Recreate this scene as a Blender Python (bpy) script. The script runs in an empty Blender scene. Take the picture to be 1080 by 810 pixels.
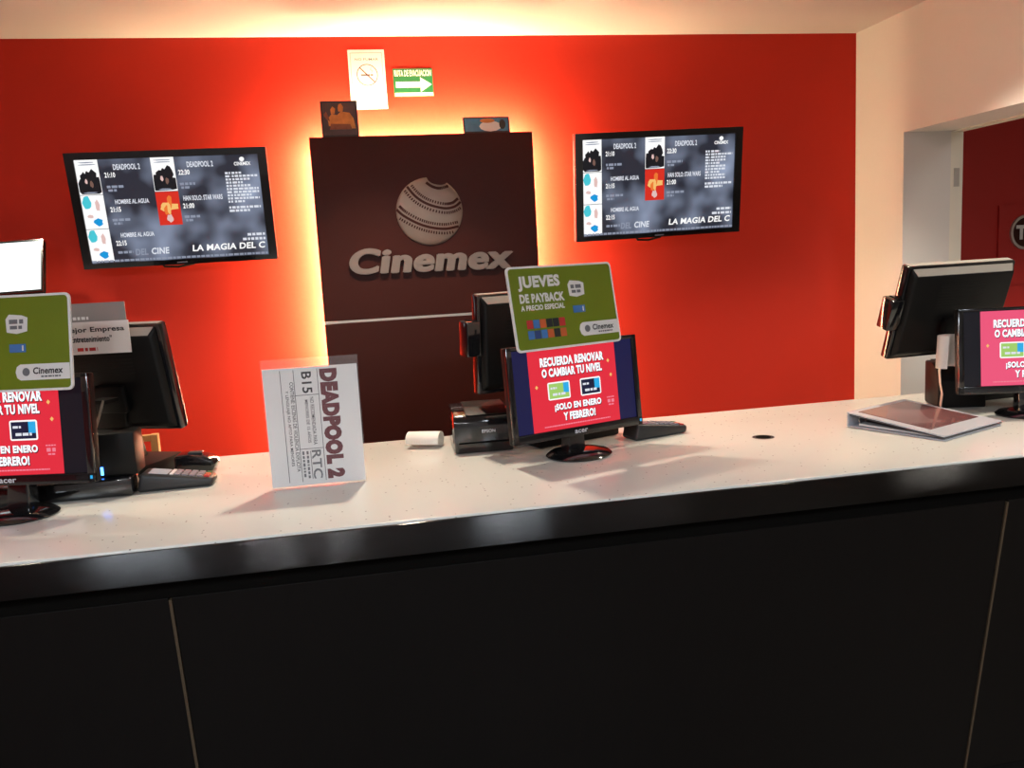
import bpy, bmesh, math, random
from mathutils import Matrix, Vector, Euler

random.seed(4)
scene = bpy.context.scene
COL = scene.collection
RAD = math.radians

# ------------------------------------------------------------------ camera
cam_data = bpy.data.cameras.new("camera")
cam_data.sensor_width = 36.0
cam_data.lens = 890.0 / 1080.0 * 36.0
cam_data.clip_start = 0.05
camera = bpy.data.objects.new("camera", cam_data)
COL.objects.link(camera)
RW = ((0.98148162, -0.0785848, 0.17469474),
      (-0.18394667, -0.13215861, 0.97401115),
      (-0.05345505, -0.98810856, -0.14416666))
camera.matrix_world = Matrix((
    (RW[0][0], -RW[0][1], -RW[0][2], 0.0),
    (RW[1][0], -RW[1][1], -RW[1][2], 0.0),
    (RW[2][0], -RW[2][1], -RW[2][2], 1.62),
    (0, 0, 0, 1)))
scene.camera = camera

# ------------------------------------------------------------------ world, light, exposure
world = bpy.data.worlds.new("world")
scene.world = world
world.use_nodes = True
world.node_tree.nodes["Background"].inputs[0].default_value = (0.9, 0.95, 1.0, 1)
world.node_tree.nodes["Background"].inputs[1].default_value = 0.01
scene.view_settings.view_transform = 'Standard'
scene.view_settings.look = 'None'
scene.view_settings.gamma = 1.0
scene.view_settings.use_curve_mapping = False
scene.view_settings.exposure = 0.0

WARM = (1.0, 0.88, 0.70)
HALO = (1.0, 0.73, 0.42)
COOL = (0.80, 0.91, 1.0)
DOWNLIGHT_W = 84.0
LOBBY_W = 52.0
HALO_STRENGTH = 165.0
CEIL = 2.582
WALL_Y = 3.75
RIGHT_X = 2.389

# ------------------------------------------------------------------ helpers
def lin(c):
    c = c / 255.0
    return c / 12.92 if c <= 0.04045 else ((c + 0.055) / 1.055) ** 2.4
def S(r, g, b):
    return (lin(r), lin(g), lin(b))

def mat(name, color, rough=0.5, metal=0.0, spec=0.5, vary=0.06, scale=6.0, bump=0.0, bscale=120.0, coat=0.0):
    m = bpy.data.materials.new(name)
    m.use_nodes = True
    nt = m.node_tree
    b = nt.nodes["Principled BSDF"]
    b.inputs["Roughness"].default_value = rough
    b.inputs["Metallic"].default_value = metal
    b.inputs["Specular IOR Level"].default_value = spec
    b.inputs["Coat Weight"].default_value = coat
    tc = nt.nodes.new("ShaderNodeTexCoord")
    nz = nt.nodes.new("ShaderNodeTexNoise")
    nz.inputs["Scale"].default_value = scale
    nz.inputs["Detail"].default_value = 4
    nt.links.new(tc.outputs["Object"], nz.inputs["Vector"])
    mx = nt.nodes.new("ShaderNodeMix")
    mx.data_type = 'RGBA'
    mx.inputs[6].default_value = (*[c * (1 - vary) for c in color], 1)
    mx.inputs[7].default_value = (*[min(1, c * (1 + vary)) for c in color], 1)
    nt.links.new(nz.outputs["Fac"], mx.inputs[0])
    nt.links.new(mx.outputs[2], b.inputs["Base Color"])
    if bump:
        n2 = nt.nodes.new("ShaderNodeTexNoise")
        n2.inputs["Scale"].default_value = bscale
        n2.inputs["Detail"].default_value = 3
        nt.links.new(tc.outputs["Object"], n2.inputs["Vector"])
        bp = nt.nodes.new("ShaderNodeBump")
        bp.inputs["Strength"].default_value = bump
        bp.inputs["Distance"].default_value = 0.002
        nt.links.new(n2.outputs["Fac"], bp.inputs["Height"])
        nt.links.new(bp.outputs["Normal"], b.inputs["Normal"])
    return m

def glow(name, color, strength=1.0, gloss=0.0):
    m = bpy.data.materials.new(name)
    m.use_nodes = True
    b = m.node_tree.nodes["Principled BSDF"]
    b.inputs["Base Color"].default_value = (0.01, 0.01, 0.01, 1)
    b.inputs["Roughness"].default_value = 0.35
    b.inputs["Specular IOR Level"].default_value = 0.25
    b.inputs["Emission Color"].default_value = (*color, 1)
    b.inputs["Emission Strength"].default_value = strength
    return m

def clear(name, tint=(0.97, 0.98, 1.0), alpha=0.03):
    m = bpy.data.materials.new(name)
    m.use_nodes = True
    nt = m.node_tree
    b = nt.nodes["Principled BSDF"]
    b.inputs["Base Color"].default_value = (*tint, 1)
    b.inputs["Roughness"].default_value = 0.04
    b.inputs["Alpha"].default_value = alpha
    return m

class MB:
    """collects shapes into one mesh"""
    def __init__(self):
        self.bm = bmesh.new()
    def _xf(self, verts, m):
        if m is not None:
            bmesh.ops.transform(self.bm, matrix=m, verts=verts)
    def box(self, x0, x1, y0, y1, z0, z1, bevel=0.0, seg=2, m=None):
        r = bmesh.ops.create_cube(self.bm, size=1.0)
        vs = r["verts"]
        for v in vs:
            v.co = Vector(((x0 + x1) / 2 + v.co.x * (x1 - x0), (y0 + y1) / 2 + v.co.y * (y1 - y0), (z0 + z1) / 2 + v.co.z * (z1 - z0)))
        self._xf(vs, m)
        if bevel > 0:
            es = list({e for v in vs for e in v.link_edges})
            bmesh.ops.bevel(self.bm, geom=es, offset=bevel, segments=seg, profile=0.5, affect='EDGES')
        return self
    def hexa(self, bottom, top, bevel=0.0, seg=2):
        """bottom/top: four points each, counter-clockwise seen from above"""
        vs = [self.bm.verts.new(p) for p in list(bottom) + list(top)]
        f = [(3, 2, 1, 0), (4, 5, 6, 7), (0, 1, 5, 4), (1, 2, 6, 5), (2, 3, 7, 6), (3, 0, 4, 7)]
        for q in f:
            self.bm.faces.new([vs[i] for i in q])
        if bevel > 0:
            es = list({e for v in vs for e in v.link_edges})
            bmesh.ops.bevel(self.bm, geom=es, offset=bevel, segments=seg, profile=0.5, affect='EDGES')
        return self
    def cyl(self, p0, p1, r0, r1=None, n=20, caps=True):
        p0, p1 = Vector(p0), Vector(p1)
        r1 = r0 if r1 is None else r1
        d = p1 - p0
        q = d.to_track_quat('Z', 'Y').to_matrix().to_4x4()
        m = Matrix.Translation((p0 + p1) / 2) @ q
        bmesh.ops.create_cone(self.bm, cap_ends=caps, segments=n, radius1=r0, radius2=r1, depth=d.length, matrix=m)
        return self
    def lathe(self, prof, n=32, m=None, sx=1.0, sy=1.0):
        rings = []
        allv = []
        for r, z in prof:
            if r < 1e-6:
                v = self.bm.verts.new((0, 0, z)); rings.append([v]); allv.append(v)
            else:
                rg = [self.bm.verts.new((r * sx * math.cos(2 * math.pi * k / n), r * sy * math.sin(2 * math.pi * k / n), z)) for k in range(n)]
                rings.append(rg); allv += rg
        for a, b in zip(rings, rings[1:]):
            for k in range(n):
                k2 = (k + 1) % n
                if len(a) == 1 and len(b) == 1: continue
                if len(a) == 1: self.bm.faces.new((a[0], b[k2], b[k]))
                elif len(b) == 1: self.bm.faces.new((a[k], a[k2], b[0]))
                else: self.bm.faces.new((a[k], a[k2], b[k2], b[k]))
        self._xf(allv, m)
        return self
    def prism(self, pts, a0, a1, axis='y', bevel=0.0, seg=2):
        """polygon extruded along an axis; pts are the two other coordinates in order"""
        def P(u, v, a):
            return {'x': (a, u, v), 'y': (u, a, v), 'z': (u, v, a)}[axis]
        A = [self.bm.verts.new(P(u, v, a0)) for u, v in pts]
        B = [self.bm.verts.new(P(u, v, a1)) for u, v in pts]
        self.bm.faces.new(A); self.bm.faces.new(B[::-1])
        n = len(pts)
        for k in range(n):
            self.bm.faces.new((A[k], B[k], B[(k + 1) % n], A[(k + 1) % n]))
        if bevel > 0:
            es = list({e for v in A + B for e in v.link_edges})
            bmesh.ops.bevel(self.bm, geom=es, offset=bevel, segments=seg, profile=0.5, affect='EDGES')
        return self
    def tube(self, pts, r, n=8):
        pts = [Vector(p) for p in pts]
        rings = []
        for i, p in enumerate(pts):
            d = (pts[min(i + 1, len(pts) - 1)] - pts[max(i - 1, 0)]).normalized()
            q = d.to_track_quat('Z', 'Y')
            rings.append([self.bm.verts.new(p + q @ Vector((r * math.cos(2 * math.pi * k / n), r * math.sin(2 * math.pi * k / n), 0))) for k in range(n)])
        for a, b in zip(rings, rings[1:]):
            for k in range(n):
                self.bm.faces.new((a[k], a[(k + 1) % n], b[(k + 1) % n], b[k]))
        self.bm.faces.new(rings[0][::-1]); self.bm.faces.new(rings[-1])
        return self
    def ribbon(self, pts, th, width_vec):
        """a sheet of paper following pts, extruded along width_vec, with thickness th"""
        w = Vector(width_vec)
        pts = [Vector(p) for p in pts]
        rows = []
        for i, p in enumerate(pts):
            d = (pts[min(i + 1, len(pts) - 1)] - pts[max(i - 1, 0)]).normalized()
            nrm = d.cross(w).normalized() * th / 2
            rows.append([self.bm.verts.new(q) for q in (p + nrm, p + w + nrm, p + w - nrm, p - nrm)])
        for a, b in zip(rows, rows[1:]):
            for k in range(4):
                self.bm.faces.new((a[k], a[(k + 1) % 4], b[(k + 1) % 4], b[k]))
        self.bm.faces.new(rows[0][::-1]); self.bm.faces.new(rows[-1])
        return self
    def rrect(self, x0, x1, z0, z1, r, y0, y1, n=5):
        """rounded-corner plate in the XZ plane"""
        pts = []
        for cx, cz, a in ((x1 - r, z1 - r, 0), (x0 + r, z1 - r, 90), (x0 + r, z0 + r, 180), (x1 - r, z0 + r, 270)):
            for k in range(n + 1):
                t = RAD(a + 90 * k / n)
                pts.append((cx + r * math.cos(t), cz + r * math.sin(t)))
        return self.prism(pts, y0, y1, 'y')
    def build(self, name, material, parent=None, smooth=False, loc=None, rot=None):
        bmesh.ops.recalc_face_normals(self.bm, faces=self.bm.faces[:])
        me = bpy.data.meshes.new(name)
        self.bm.to_mesh(me); self.bm.free()
        if smooth:
            me.polygons.foreach_set("use_smooth", [True] * len(me.polygons))
            me.set_sharp_from_angle(angle=RAD(38))
        me.materials.append(material)
        o = bpy.data.objects.new(name, me)
        COL.objects.link(o)
        if parent is not None: o.parent = parent
        if loc is not None: o.location = loc
        if rot is not None: o.rotation_euler = rot
        return o

def tag(o, label=None, cat=None, group=None, kind=None):
    if label: o["label"] = label
    if cat: o["category"] = cat
    if group: o["group"] = group
    if kind: o["kind"] = kind
    return o

def thing(name, loc, rz=0.0, label=None, cat=None, group=None, kind=None, rot=None):
    o = bpy.data.objects.new(name, None)
    o.empty_display_size = 0.05
    COL.objects.link(o)
    o.location = loc
    o.rotation_euler = rot if rot is not None else (0, 0, rz)
    return tag(o, label, cat, group, kind)

def text_data(body, bold=0.0, extrude=0.0, res=3):
    cu = bpy.data.curves.new("lettering", 'FONT')
    cu.body = body
    cu.size = 1.0
    cu.resolution_u = res
    extra = 0.0
    if body != body.upper() and bold > 0.022:      # small letters: strike several times instead of swelling
        extra = bold - 0.022
    cu.offset = bold - extra
    cu.extrude = extrude
    cu.space_character = 1.0 + bold * 1.5
    o = bpy.data.objects.new("lettering", cu)
    COL.objects.link(o)
    bpy.context.view_layer.update()
    dg = bpy.context.evaluated_depsgraph_get()
    me = bpy.data.meshes.new_from_object(o.evaluated_get(dg))
    V0 = [v.co.copy() for v in me.vertices]
    F0 = [list(p.vertices) for p in me.polygons]
    V, F = [], []
    hits = [(0, 0)] if extra <= 0 else [(0, 0), (-extra, 0), (extra, 0), (0, extra * 0.6), (0, -extra * 0.6)]
    for k, (dx, dy) in enumerate(hits):
        base = len(V)
        V += [v + Vector((dx, dy, -0.01 * k)) for v in V0]
        F += [[base + q for q in f_] for f_ in F0]
    bpy.data.objects.remove(o); bpy.data.curves.remove(cu); bpy.data.meshes.remove(me)
    return V, F

def fit_text(V, x0, x1, z0, z1, y, shear=0.0, turned=False, depth=0.0):
    V = [Vector((v.x + shear * v.y, v.y, v.z)) for v in V]
    ax, bx = min(v.x for v in V), max(v.x for v in V)
    ay, by = min(v.y for v in V), max(v.y for v in V)
    az, bz = min(v.z for v in V), max(v.z for v in V)
    out = []
    for v in V:
        u, w = (v.x - ax) / (bx - ax), (v.y - ay) / (by - ay)
        d = 0 if bz - az < 1e-6 else (v.z - az) / (bz - az) * depth
        if turned:
            out.append((x0 + w * (x1 - x0), y - d, z1 - u * (z1 - z0)))
        else:
            out.append((x0 + u * (x1 - x0), y - d, z0 + w * (z1 - z0)))
    return out

def text(body, x0, x1, z0, z1, y, material, parent, bold=0.0, shear=0.0, turned=False, name="lettering"):
    V, F = text_data(body, bold)
    me = bpy.data.meshes.new(name)
    me.from_pydata(fit_text(V, x0, x1, z0, z1, y, shear, turned, 0.0003), [], F)
    me.update()
    me.materials.append(material)
    o = bpy.data.objects.new(name, me)
    COL.objects.link(o)
    o.parent = parent
    return o

def plate(name, x0, x1, z0, z1, y, material, parent, th=0.0006):
    return MB().box(x0, x1, y - th, y, z0, z1).build(name, material, parent)

def dashes(name, rows, material, parent, y, kind=True):
    """fine print too small to read: rows of (x0, x1, z0, z1) cut into short strokes"""
    mb = MB()
    for x0, x1, z0, z1 in rows:
        x = x0
        while x < x1:
            w = random.uniform(0.5, 1.4) * (z1 - z0) * 1.6
            mb.box(x, min(x + w, x1), y - 0.0005, y, z0, z1)
            x += w + (z1 - z0) * 0.45
    o = mb.build(name, material, parent)
    if kind: o["kind"] = "stuff"
    return o

# ------------------------------------------------------------------ materials
M_RED = mat("red_wall_paint", (0.56, 0.026, 0.011), 0.62, vary=0.05, scale=1.4, bump=0.12, bscale=60, spec=0.25)
M_RED2 = mat("dark_red_wall_paint", (0.46, 0.018, 0.013), 0.6, vary=0.05, scale=1.2, bump=0.1, bscale=60)
M_CREAM = mat("cream_wall_paint", (0.72, 0.68, 0.65), 0.7, vary=0.03, scale=1.6, bump=0.12, bscale=70, spec=0.25)
M_CEIL = mat("ceiling_paint", (0.74, 0.68, 0.63), 0.8, vary=0.03, scale=1.2, bump=0.1, bscale=50, spec=0.2)
M_TRIM = mat("trim_paint", (0.80, 0.74, 0.64), 0.5, vary=0.04, scale=5)
M_FLOOR = mat("floor_tile", (0.10, 0.085, 0.075), 0.35, vary=0.15, scale=3)
M_BROWN = mat("dark_brown_laminate", S(58, 22, 15), 0.42, vary=0.10, scale=3, spec=0.18, bump=0.05)
M_METAL = mat("brushed_letter_metal", (0.235, 0.18, 0.155), 0.42, metal=0.5, vary=0.12, scale=20)
M_STEELSTRIP = mat("satin_steel_strip", (0.55, 0.50, 0.46), 0.4, metal=0.7, vary=0.1, scale=30)
M_BLACK = mat("black_plastic", (0.005, 0.0046, 0.0046), 0.5, spec=0.22, vary=0.2, scale=30, bump=0.03, bscale=400)
M_GLOSSBLACK = mat("gloss_black_plastic", (0.008, 0.008, 0.009), 0.12, vary=0.15, scale=20, coat=0.4)
M_GREYBLACK = mat("charcoal_plastic", (0.022, 0.022, 0.024), 0.45, vary=0.15, scale=40, bump=0.05, bscale=500)
M_GREYKEY = mat("grey_keys", (0.20, 0.21, 0.26), 0.5)
M_WHITEKEY = mat("pale_keys", (0.62, 0.62, 0.66), 0.5)
M_PAPER = mat("white_paper", (0.78, 0.77, 0.76), 0.8, vary=0.03, scale=12, bump=0.05, bscale=60)
M_RECEIPT = mat("receipt_paper", (0.82, 0.78, 0.72), 0.7, vary=0.03, scale=20)
M_INK = mat("black_ink", (0.02, 0.02, 0.022), 0.6)
M_GREYINK = mat("grey_ink", (0.16, 0.16, 0.17), 0.6)
M_REDINK = mat("dark_red_ink", (0.125, 0.006, 0.013), 0.6, vary=0.2, scale=60)
M_GREEN = mat("green_card", (0.15, 0.205, 0.008), 0.42, vary=0.12, scale=5)
M_WHITE = mat("white_print", (0.75, 0.74, 0.72), 0.5)
M_NAVYP = mat("navy_print", (0.03, 0.06, 0.20), 0.5)
M_ORANGEP = mat("orange_print", (0.55, 0.11, 0.03), 0.5)
M_REDP = mat("red_print", (0.50, 0.03, 0.03), 0.5)
M_BLUEP = mat("blue_print", (0.05, 0.17, 0.45), 0.5)
M_SIGNGREEN = mat("evacuation_green", (0.006, 0.13, 0.035), 0.5)
M_WOOD = mat("light_wood", (0.52, 0.29, 0.11), 0.5, vary=0.2, scale=9)
M_GREYCARD = mat("grey_card", (0.26, 0.24, 0.23), 0.6)
M_SILVER = mat("silver_binder_board", (0.52, 0.53, 0.58), 0.35, vary=0.05, scale=8)
M_BINDERDARK = mat("binder_edge", (0.06, 0.06, 0.075), 0.4)
M_ROSE = mat("rose_brown_sheet", (0.21, 0.085, 0.085), 0.25, vary=0.35, scale=5, coat=0.5)
M_CHROME = mat("chrome", (0.8, 0.8, 0.8), 0.15, metal=1.0)
M_PHOTO = mat("photo_dark", (0.060, 0.042, 0.050), 0.4, vary=0.5, scale=22)
M_PHOTO_SKIN = mat("photo_orange", (0.55, 0.22, 0.05), 0.4, vary=0.5, scale=40)
M_PHOTO_DULL = mat("photo_dull_red", (0.20, 0.07, 0.035), 0.4, vary=0.5, scale=60)
M_PHOTO_BLUE = mat("photo_blue", (0.05, 0.20, 0.36), 0.4, vary=0.5, scale=22)
M_ACRYLIC = clear("clear_acrylic")
M_DUSTSHEEN = mat("dusty_top_sheen", (0.36, 0.34, 0.31), 0.35, vary=0.1, scale=14)  # till tops: overhead light reflection painted pale onto black plastic, with some dust
M_STYLUS = mat("tan_stylus", (0.30, 0.25, 0.20), 0.5)
M_HOLE = mat("hole_black", (0.004, 0.0035, 0.003), 0.9, spec=0.05)
M_LAMPBODY = mat("white_lamp_metal", (0.75, 0.73, 0.70), 0.5)
M_TUBE = glow("warm_tube", HALO, HALO_STRENGTH)
M_TUBE_TOP = glow("warm_top_tube", HALO, HALO_STRENGTH * 0.95)
M_STRIP = glow("warm_led_strip", HALO, 520.0)
M_STRIP_TOP = glow("warm_top_led_strip", HALO, 640.0)
M_BULB = glow("warm_bulb", WARM, 8.0)
M_COOLPANEL = glow("cool_panel", COOL, 3.0)

def stone_material():
    m = mat("speckled_white_quartz", (0.72, 0.72, 0.67), 0.24, vary=0.03, scale=4, spec=0.5)
    nt = m.node_tree
    b = nt.nodes["Principled BSDF"]
    tc = nt.nodes["Texture Coordinate"]
    base = b.inputs["Base Color"].links[0].from_socket
    vor = nt.nodes.new("ShaderNodeTexVoronoi")
    vor.inputs["Scale"].default_value = 75
    nt.links.new(tc.outputs["Object"], vor.inputs["Vector"])
    ramp = nt.nodes.new("ShaderNodeValToRGB")
    ramp.color_ramp.elements[0].position = 0.13; ramp.color_ramp.elements[0].color = (1, 1, 1, 1)
    ramp.color_ramp.elements[1].position = 0.20; ramp.color_ramp.elements[1].color = (0, 0, 0, 1)
    nt.links.new(vor.outputs["Distance"], ramp.inputs[0])
    # only some cells carry a dark chip
    sep = nt.nodes.new("ShaderNodeSeparateColor")
    nt.links.new(vor.outputs["Color"], sep.inputs[0])
    gt = nt.nodes.new("ShaderNodeMath"); gt.operation = 'GREATER_THAN'; gt.inputs[1].default_value = 0.84
    nt.links.new(sep.outputs[0], gt.inputs[0])
    mul = nt.nodes.new("ShaderNodeMath"); mul.operation = 'MULTIPLY'
    nt.links.new(ramp.outputs[0], mul.inputs[0]); nt.links.new(gt.outputs[0], mul.inputs[1])
    mx = nt.nodes.new("ShaderNodeMix"); mx.data_type = 'RGBA'
    nt.links.new(mul.outputs[0], mx.inputs[0])
    nt.links.new(base, mx.inputs[6])
    mx.inputs[7].default_value = (0.20, 0.17, 0.15, 1)
    nt.links.new(mx.outputs[2], b.inputs["Base Color"])
    return m
M_STONE = stone_material()

def brushed_material():
    m = mat("brushed_steel_edge", (0.055, 0.053, 0.053), 0.24, metal=1.0, vary=0.1, scale=8)
    nt = m.node_tree
    b = nt.nodes["Principled BSDF"]
    tc = nt.nodes["Texture Coordinate"]
    mp = nt.nodes.new("ShaderNodeMapping")
    mp.inputs["Scale"].default_value = (60, 1, 1.5)
    nt.links.new(tc.outputs["Object"], mp.inputs["Vector"])
    nz = nt.nodes.new("ShaderNodeTexNoise"); nz.inputs["Scale"].default_value = 1.0; nz.inputs["Detail"].default_value = 5
    nt.links.new(mp.outputs[0], nz.inputs["Vector"])
    mr = nt.nodes.new("ShaderNodeMapRange")
    mr.inputs["To Min"].default_value = 0.08; mr.inputs["To Max"].default_value = 0.14
    nt.links.new(nz.outputs["Fac"], mr.inputs["Value"])
    nt.links.new(mr.outputs[0], b.inputs["Roughness"])
    # horizontal brushing: fine scratches scatter the reflection up and down, hardly sideways
    geo = nt.nodes.new("ShaderNodeNewGeometry")
    w1 = nt.nodes.new("ShaderNodeTexWhiteNoise"); w1.noise_dimensions = '3D'
    nt.links.new(geo.outputs["Position"], w1.inputs["Vector"])
    sp = nt.nodes.new("ShaderNodeSeparateColor")
    nt.links.new(w1.outputs["Color"], sp.inputs[0])
    ad = nt.nodes.new("ShaderNodeMath"); ad.operation = 'ADD'
    nt.links.new(sp.outputs[0], ad.inputs[0]); nt.links.new(sp.outputs[1], ad.inputs[1])
    zr = nt.nodes.new("ShaderNodeMapRange")
    zr.inputs["From Min"].default_value = 0.0; zr.inputs["From Max"].default_value = 2.0
    zr.inputs["To Min"].default_value = -0.75; zr.inputs["To Max"].default_value = 0.75
    nt.links.new(ad.outputs[0], zr.inputs["Value"])
    wv = nt.nodes.new("ShaderNodeTexNoise"); wv.inputs["Scale"].default_value = 4.0; wv.inputs["Detail"].default_value = 1
    nt.links.new(geo.outputs["Position"], wv.inputs["Vector"])
    xr = nt.nodes.new("ShaderNodeMapRange")
    xr.inputs["To Min"].default_value = -0.035; xr.inputs["To Max"].default_value = 0.035
    nt.links.new(wv.outputs["Fac"], xr.inputs["Value"])
    cx = nt.nodes.new("ShaderNodeCombineXYZ")
    nt.links.new(xr.outputs[0], cx.inputs[0]); nt.links.new(zr.outputs[0], cx.inputs[2])
    va = nt.nodes.new("ShaderNodeVectorMath"); va.operation = 'ADD'
    nt.links.new(geo.outputs["Normal"], va.inputs[0]); nt.links.new(cx.outputs[0], va.inputs[1])
    vn = nt.nodes.new("ShaderNodeVectorMath"); vn.operation = 'NORMALIZE'
    nt.links.new(va.outputs[0], vn.inputs[0])
    nt.links.new(vn.outputs[0], b.inputs["Normal"])
    return m
M_BRUSHED = brushed_material()

def laminate_front():
    m = mat("dark_wood_laminate", (0.0055, 0.0042, 0.0036), 0.5, vary=0.2, scale=2, spec=0.18)
    nt = m.node_tree
    b = nt.nodes["Principled BSDF"]
    tc = nt.nodes["Texture Coordinate"]
    mp = nt.nodes.new("ShaderNodeMapping"); mp.inputs["Scale"].default_value = (30, 30, 1.2)
    nt.links.new(tc.outputs["Object"], mp.inputs["Vector"])
    nt.links.new(mp.outputs[0], nt.nodes["Noise Texture"].inputs["Vector"])
    return m
M_FRONT = laminate_front()

def screen_smoke():
    m = bpy.data.materials.new("screen_smoke_blue")
    m.use_nodes = True
    nt = m.node_tree
    b = nt.nodes["Principled BSDF"]
    b.inputs["Base Color"].default_value = (0.01, 0.01, 0.012, 1)
    b.inputs["Roughness"].default_value = 0.4
    tc = nt.nodes.new("ShaderNodeTexCoord")
    nz = nt.nodes.new("ShaderNodeTexNoise"); nz.inputs["Scale"].default_value = 5.5; nz.inputs["Detail"].default_value = 2
    nt.links.new(tc.outputs["Object"], nz.inputs["Vector"])
    ramp = nt.nodes.new("ShaderNodeValToRGB")
    ramp.color_ramp.elements[0].position = 0.44; ramp.color_ramp.elements[0].color = (*S(36, 39, 52), 1)
    ramp.color_ramp.elements[1].position = 0.78; ramp.color_ramp.elements[1].color = (*S(150, 163, 190), 1)
    nt.links.new(nz.outputs["Fac"], ramp.inputs[0])
    nt.links.new(ramp.outputs[0], b.inputs["Emission Color"])
    b.inputs["Emission Strength"].default_value = 1.0
    return m
G_SMOKE = screen_smoke()
G_WHITE = glow("screen_white", (1, 1, 1), 1.0)
G_SOFT = glow("screen_soft_white", S(222, 226, 236), 1.0)
G_GREYT = glow("screen_grey_text", S(150, 158, 178), 0.9)
G_DARK = glow("screen_dark", S(22, 22, 28), 1.0)
G_CYAN = glow("screen_cyan", S(70, 200, 215), 1.0)
G_BLUE = glow("screen_blue", S(10, 150, 220), 1.0)
G_SKIN = glow("screen_skin", S(225, 190, 185), 1.0)
G_BROWNP = glow("screen_brown", S(120, 90, 80), 1.0)
G_REDP = glow("screen_red_poster", S(215, 45, 30), 1.0)
G_ORANGE = glow("screen_orange", S(235, 120, 50), 1.0)
G_GOLD = glow("screen_gold", S(245, 190, 110), 1.0)
G_NAVY = glow("screen_navy", S(22, 22, 66), 1.0)
G_DARKBAR = glow("screen_dark_bar", S(9, 9, 20), 1.0)
G_BLANK = glow("screen_blank_white", S(246, 252, 255), 1.6)
G_SLIDE = glow("screen_red_slide", S(226, 42, 60), 1.0)
G_PINK = glow("screen_pink_slide", S(236, 84, 122), 1.0)
G_TXTSH = glow("screen_text_shadow", S(60, 10, 24), 1.0)
G_TXT = glow("screen_text_white", S(240, 250, 255), 1.15)
G_LIME = glow("screen_lime_card", S(160, 205, 105), 1.0)
G_NAVYC = glow("screen_navy_card", S(22, 26, 58), 1.0)
G_SKY = glow("screen_sky_card", S(40, 170, 230), 1.0)
G_ROSE = glow("screen_rose", S(240, 130, 150), 1.0)
G_LED = glow("blue_led", (0.05, 0.25, 1.0), 9.0)

# ------------------------------------------------------------------ the room
def struct(name, mb, m, label=None):
    o = mb.build(name, m)
    o["kind"] = "structure"
    if label: o["label"] = label
    return o
struct("floor", MB().box(-4.2, 6.2, -4.2, 5.0, -0.1, 0), M_FLOOR, "dark tiled floor of the lobby and staff area")
struct("ceiling", MB().box(-4.2, 6.2, -4.2, 5.0, CEIL, CEIL + 0.1), M_CEIL, "warm white painted ceiling above the ticket counter")
struct("wall_back", MB().box(-4.2, RIGHT_X + 0.1, WALL_Y, WALL_Y + 0.12, 0, CEIL), M_RED, "bright red painted wall behind the ticket counter")
struct("wall_left", MB().box(-4.2, -4.1, -4.2, WALL_Y, 0, CEIL), M_RED, "red side wall left of the staff area")
struct("wall_front", MB().box(-4.1, 6.2, -4.2, -4.1, 0, CEIL), M_CREAM, "cream wall on the far side of the lobby")
OPEN0, OPEN1, OPENZ = -2.0, 3.39, 2.08
struct("wall_right", MB().box(RIGHT_X, 2.62, OPEN1, WALL_Y, 0, CEIL)
       .box(RIGHT_X, 2.62, OPEN0, OPEN1, OPENZ, CEIL)
       .box(RIGHT_X, 2.62, -4.1, OPEN0, 0, CEIL), M_CREAM, "cream side wall with a wide opening at the end of the counter")
t = struct("trim_1", MB().box(2.62, 2.68, OPEN1, OPEN1 + 0.08, 0, OPENZ + 0.07)
           .box(2.62, 2.68, OPEN0, OPEN1, OPENZ - 0.005, OPENZ + 0.07), M_TRIM, "pale door frame on the outer side of the doorway")
MB().box(2.636, 2.662, OPEN1 - 0.004, OPEN1 + 0.002, 1.84, 1.92, bevel=0.001).build("latch_plate", M_STEELSTRIP, t)
struct("wall_far", MB().box(2.68, 6.2, 4.4, 4.5, 0, CEIL), M_RED2, "dark red wall of the next room seen through the doorway")
struct("wall_far_side", MB().box(6.1, 6.2, -4.1, 4.4, 0, CEIL), M_CREAM, "cream end wall of the next room")
struct("wall_passage", MB().box(2.62, 2.68, OPEN1 + 0.08, 4.4, 0, CEIL), M_CREAM, "short cream wall beside the doorway in the next room")

# ------------------------------------------------------------------ ceiling lights (modelled fixtures, above the frame)
def downlight(x, y, watts, label, energy_col=WARM, size=0.045, cone=98, blend=0.6):
    t = thing("downlight", (x, y, CEIL), 0, label, "ceiling light", "round recessed ceiling downlights")
    MB().lathe([(0.052, -0.012), (0.075, -0.012), (0.08, -0.004), (0.08, 0.0), (0.052, 0.0)], 32).lathe([(0.052, 0.0), (0.052, -0.012)], 32).build("rim", M_LAMPBODY, t, True)
    MB().lathe([(0, -0.004), (0.05, -0.004), (0.05, -0.001), (0, -0.001)], 32).build("bulb", M_BULB, t, True)
    l = bpy.data.lights.new("downlight_lamp", 'SPOT')
    l.energy = watts; l.color = energy_col; l.shadow_soft_size = size
    l.spot_size = RAD(cone); l.spot_blend = blend
    o = bpy.data.objects.new("lamp", l)
    COL.objects.link(o); o.parent = t; o.location = (0, 0, -0.03)
    return t
downlight(-1.45, 2.95, DOWNLIGHT_W * 0.8, "downlight in the ceiling above the left end of the counter's staff side")
downlight(0.15, 2.95, DOWNLIGHT_W * 1.15, "downlight in the ceiling in front of the dark brown panel")
downlight(1.95, 2.65, DOWNLIGHT_W, "downlight in the ceiling beside the cream right wall")
downlight(3.9, 3.2, 110, "downlight in the ceiling of the next room")
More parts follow.
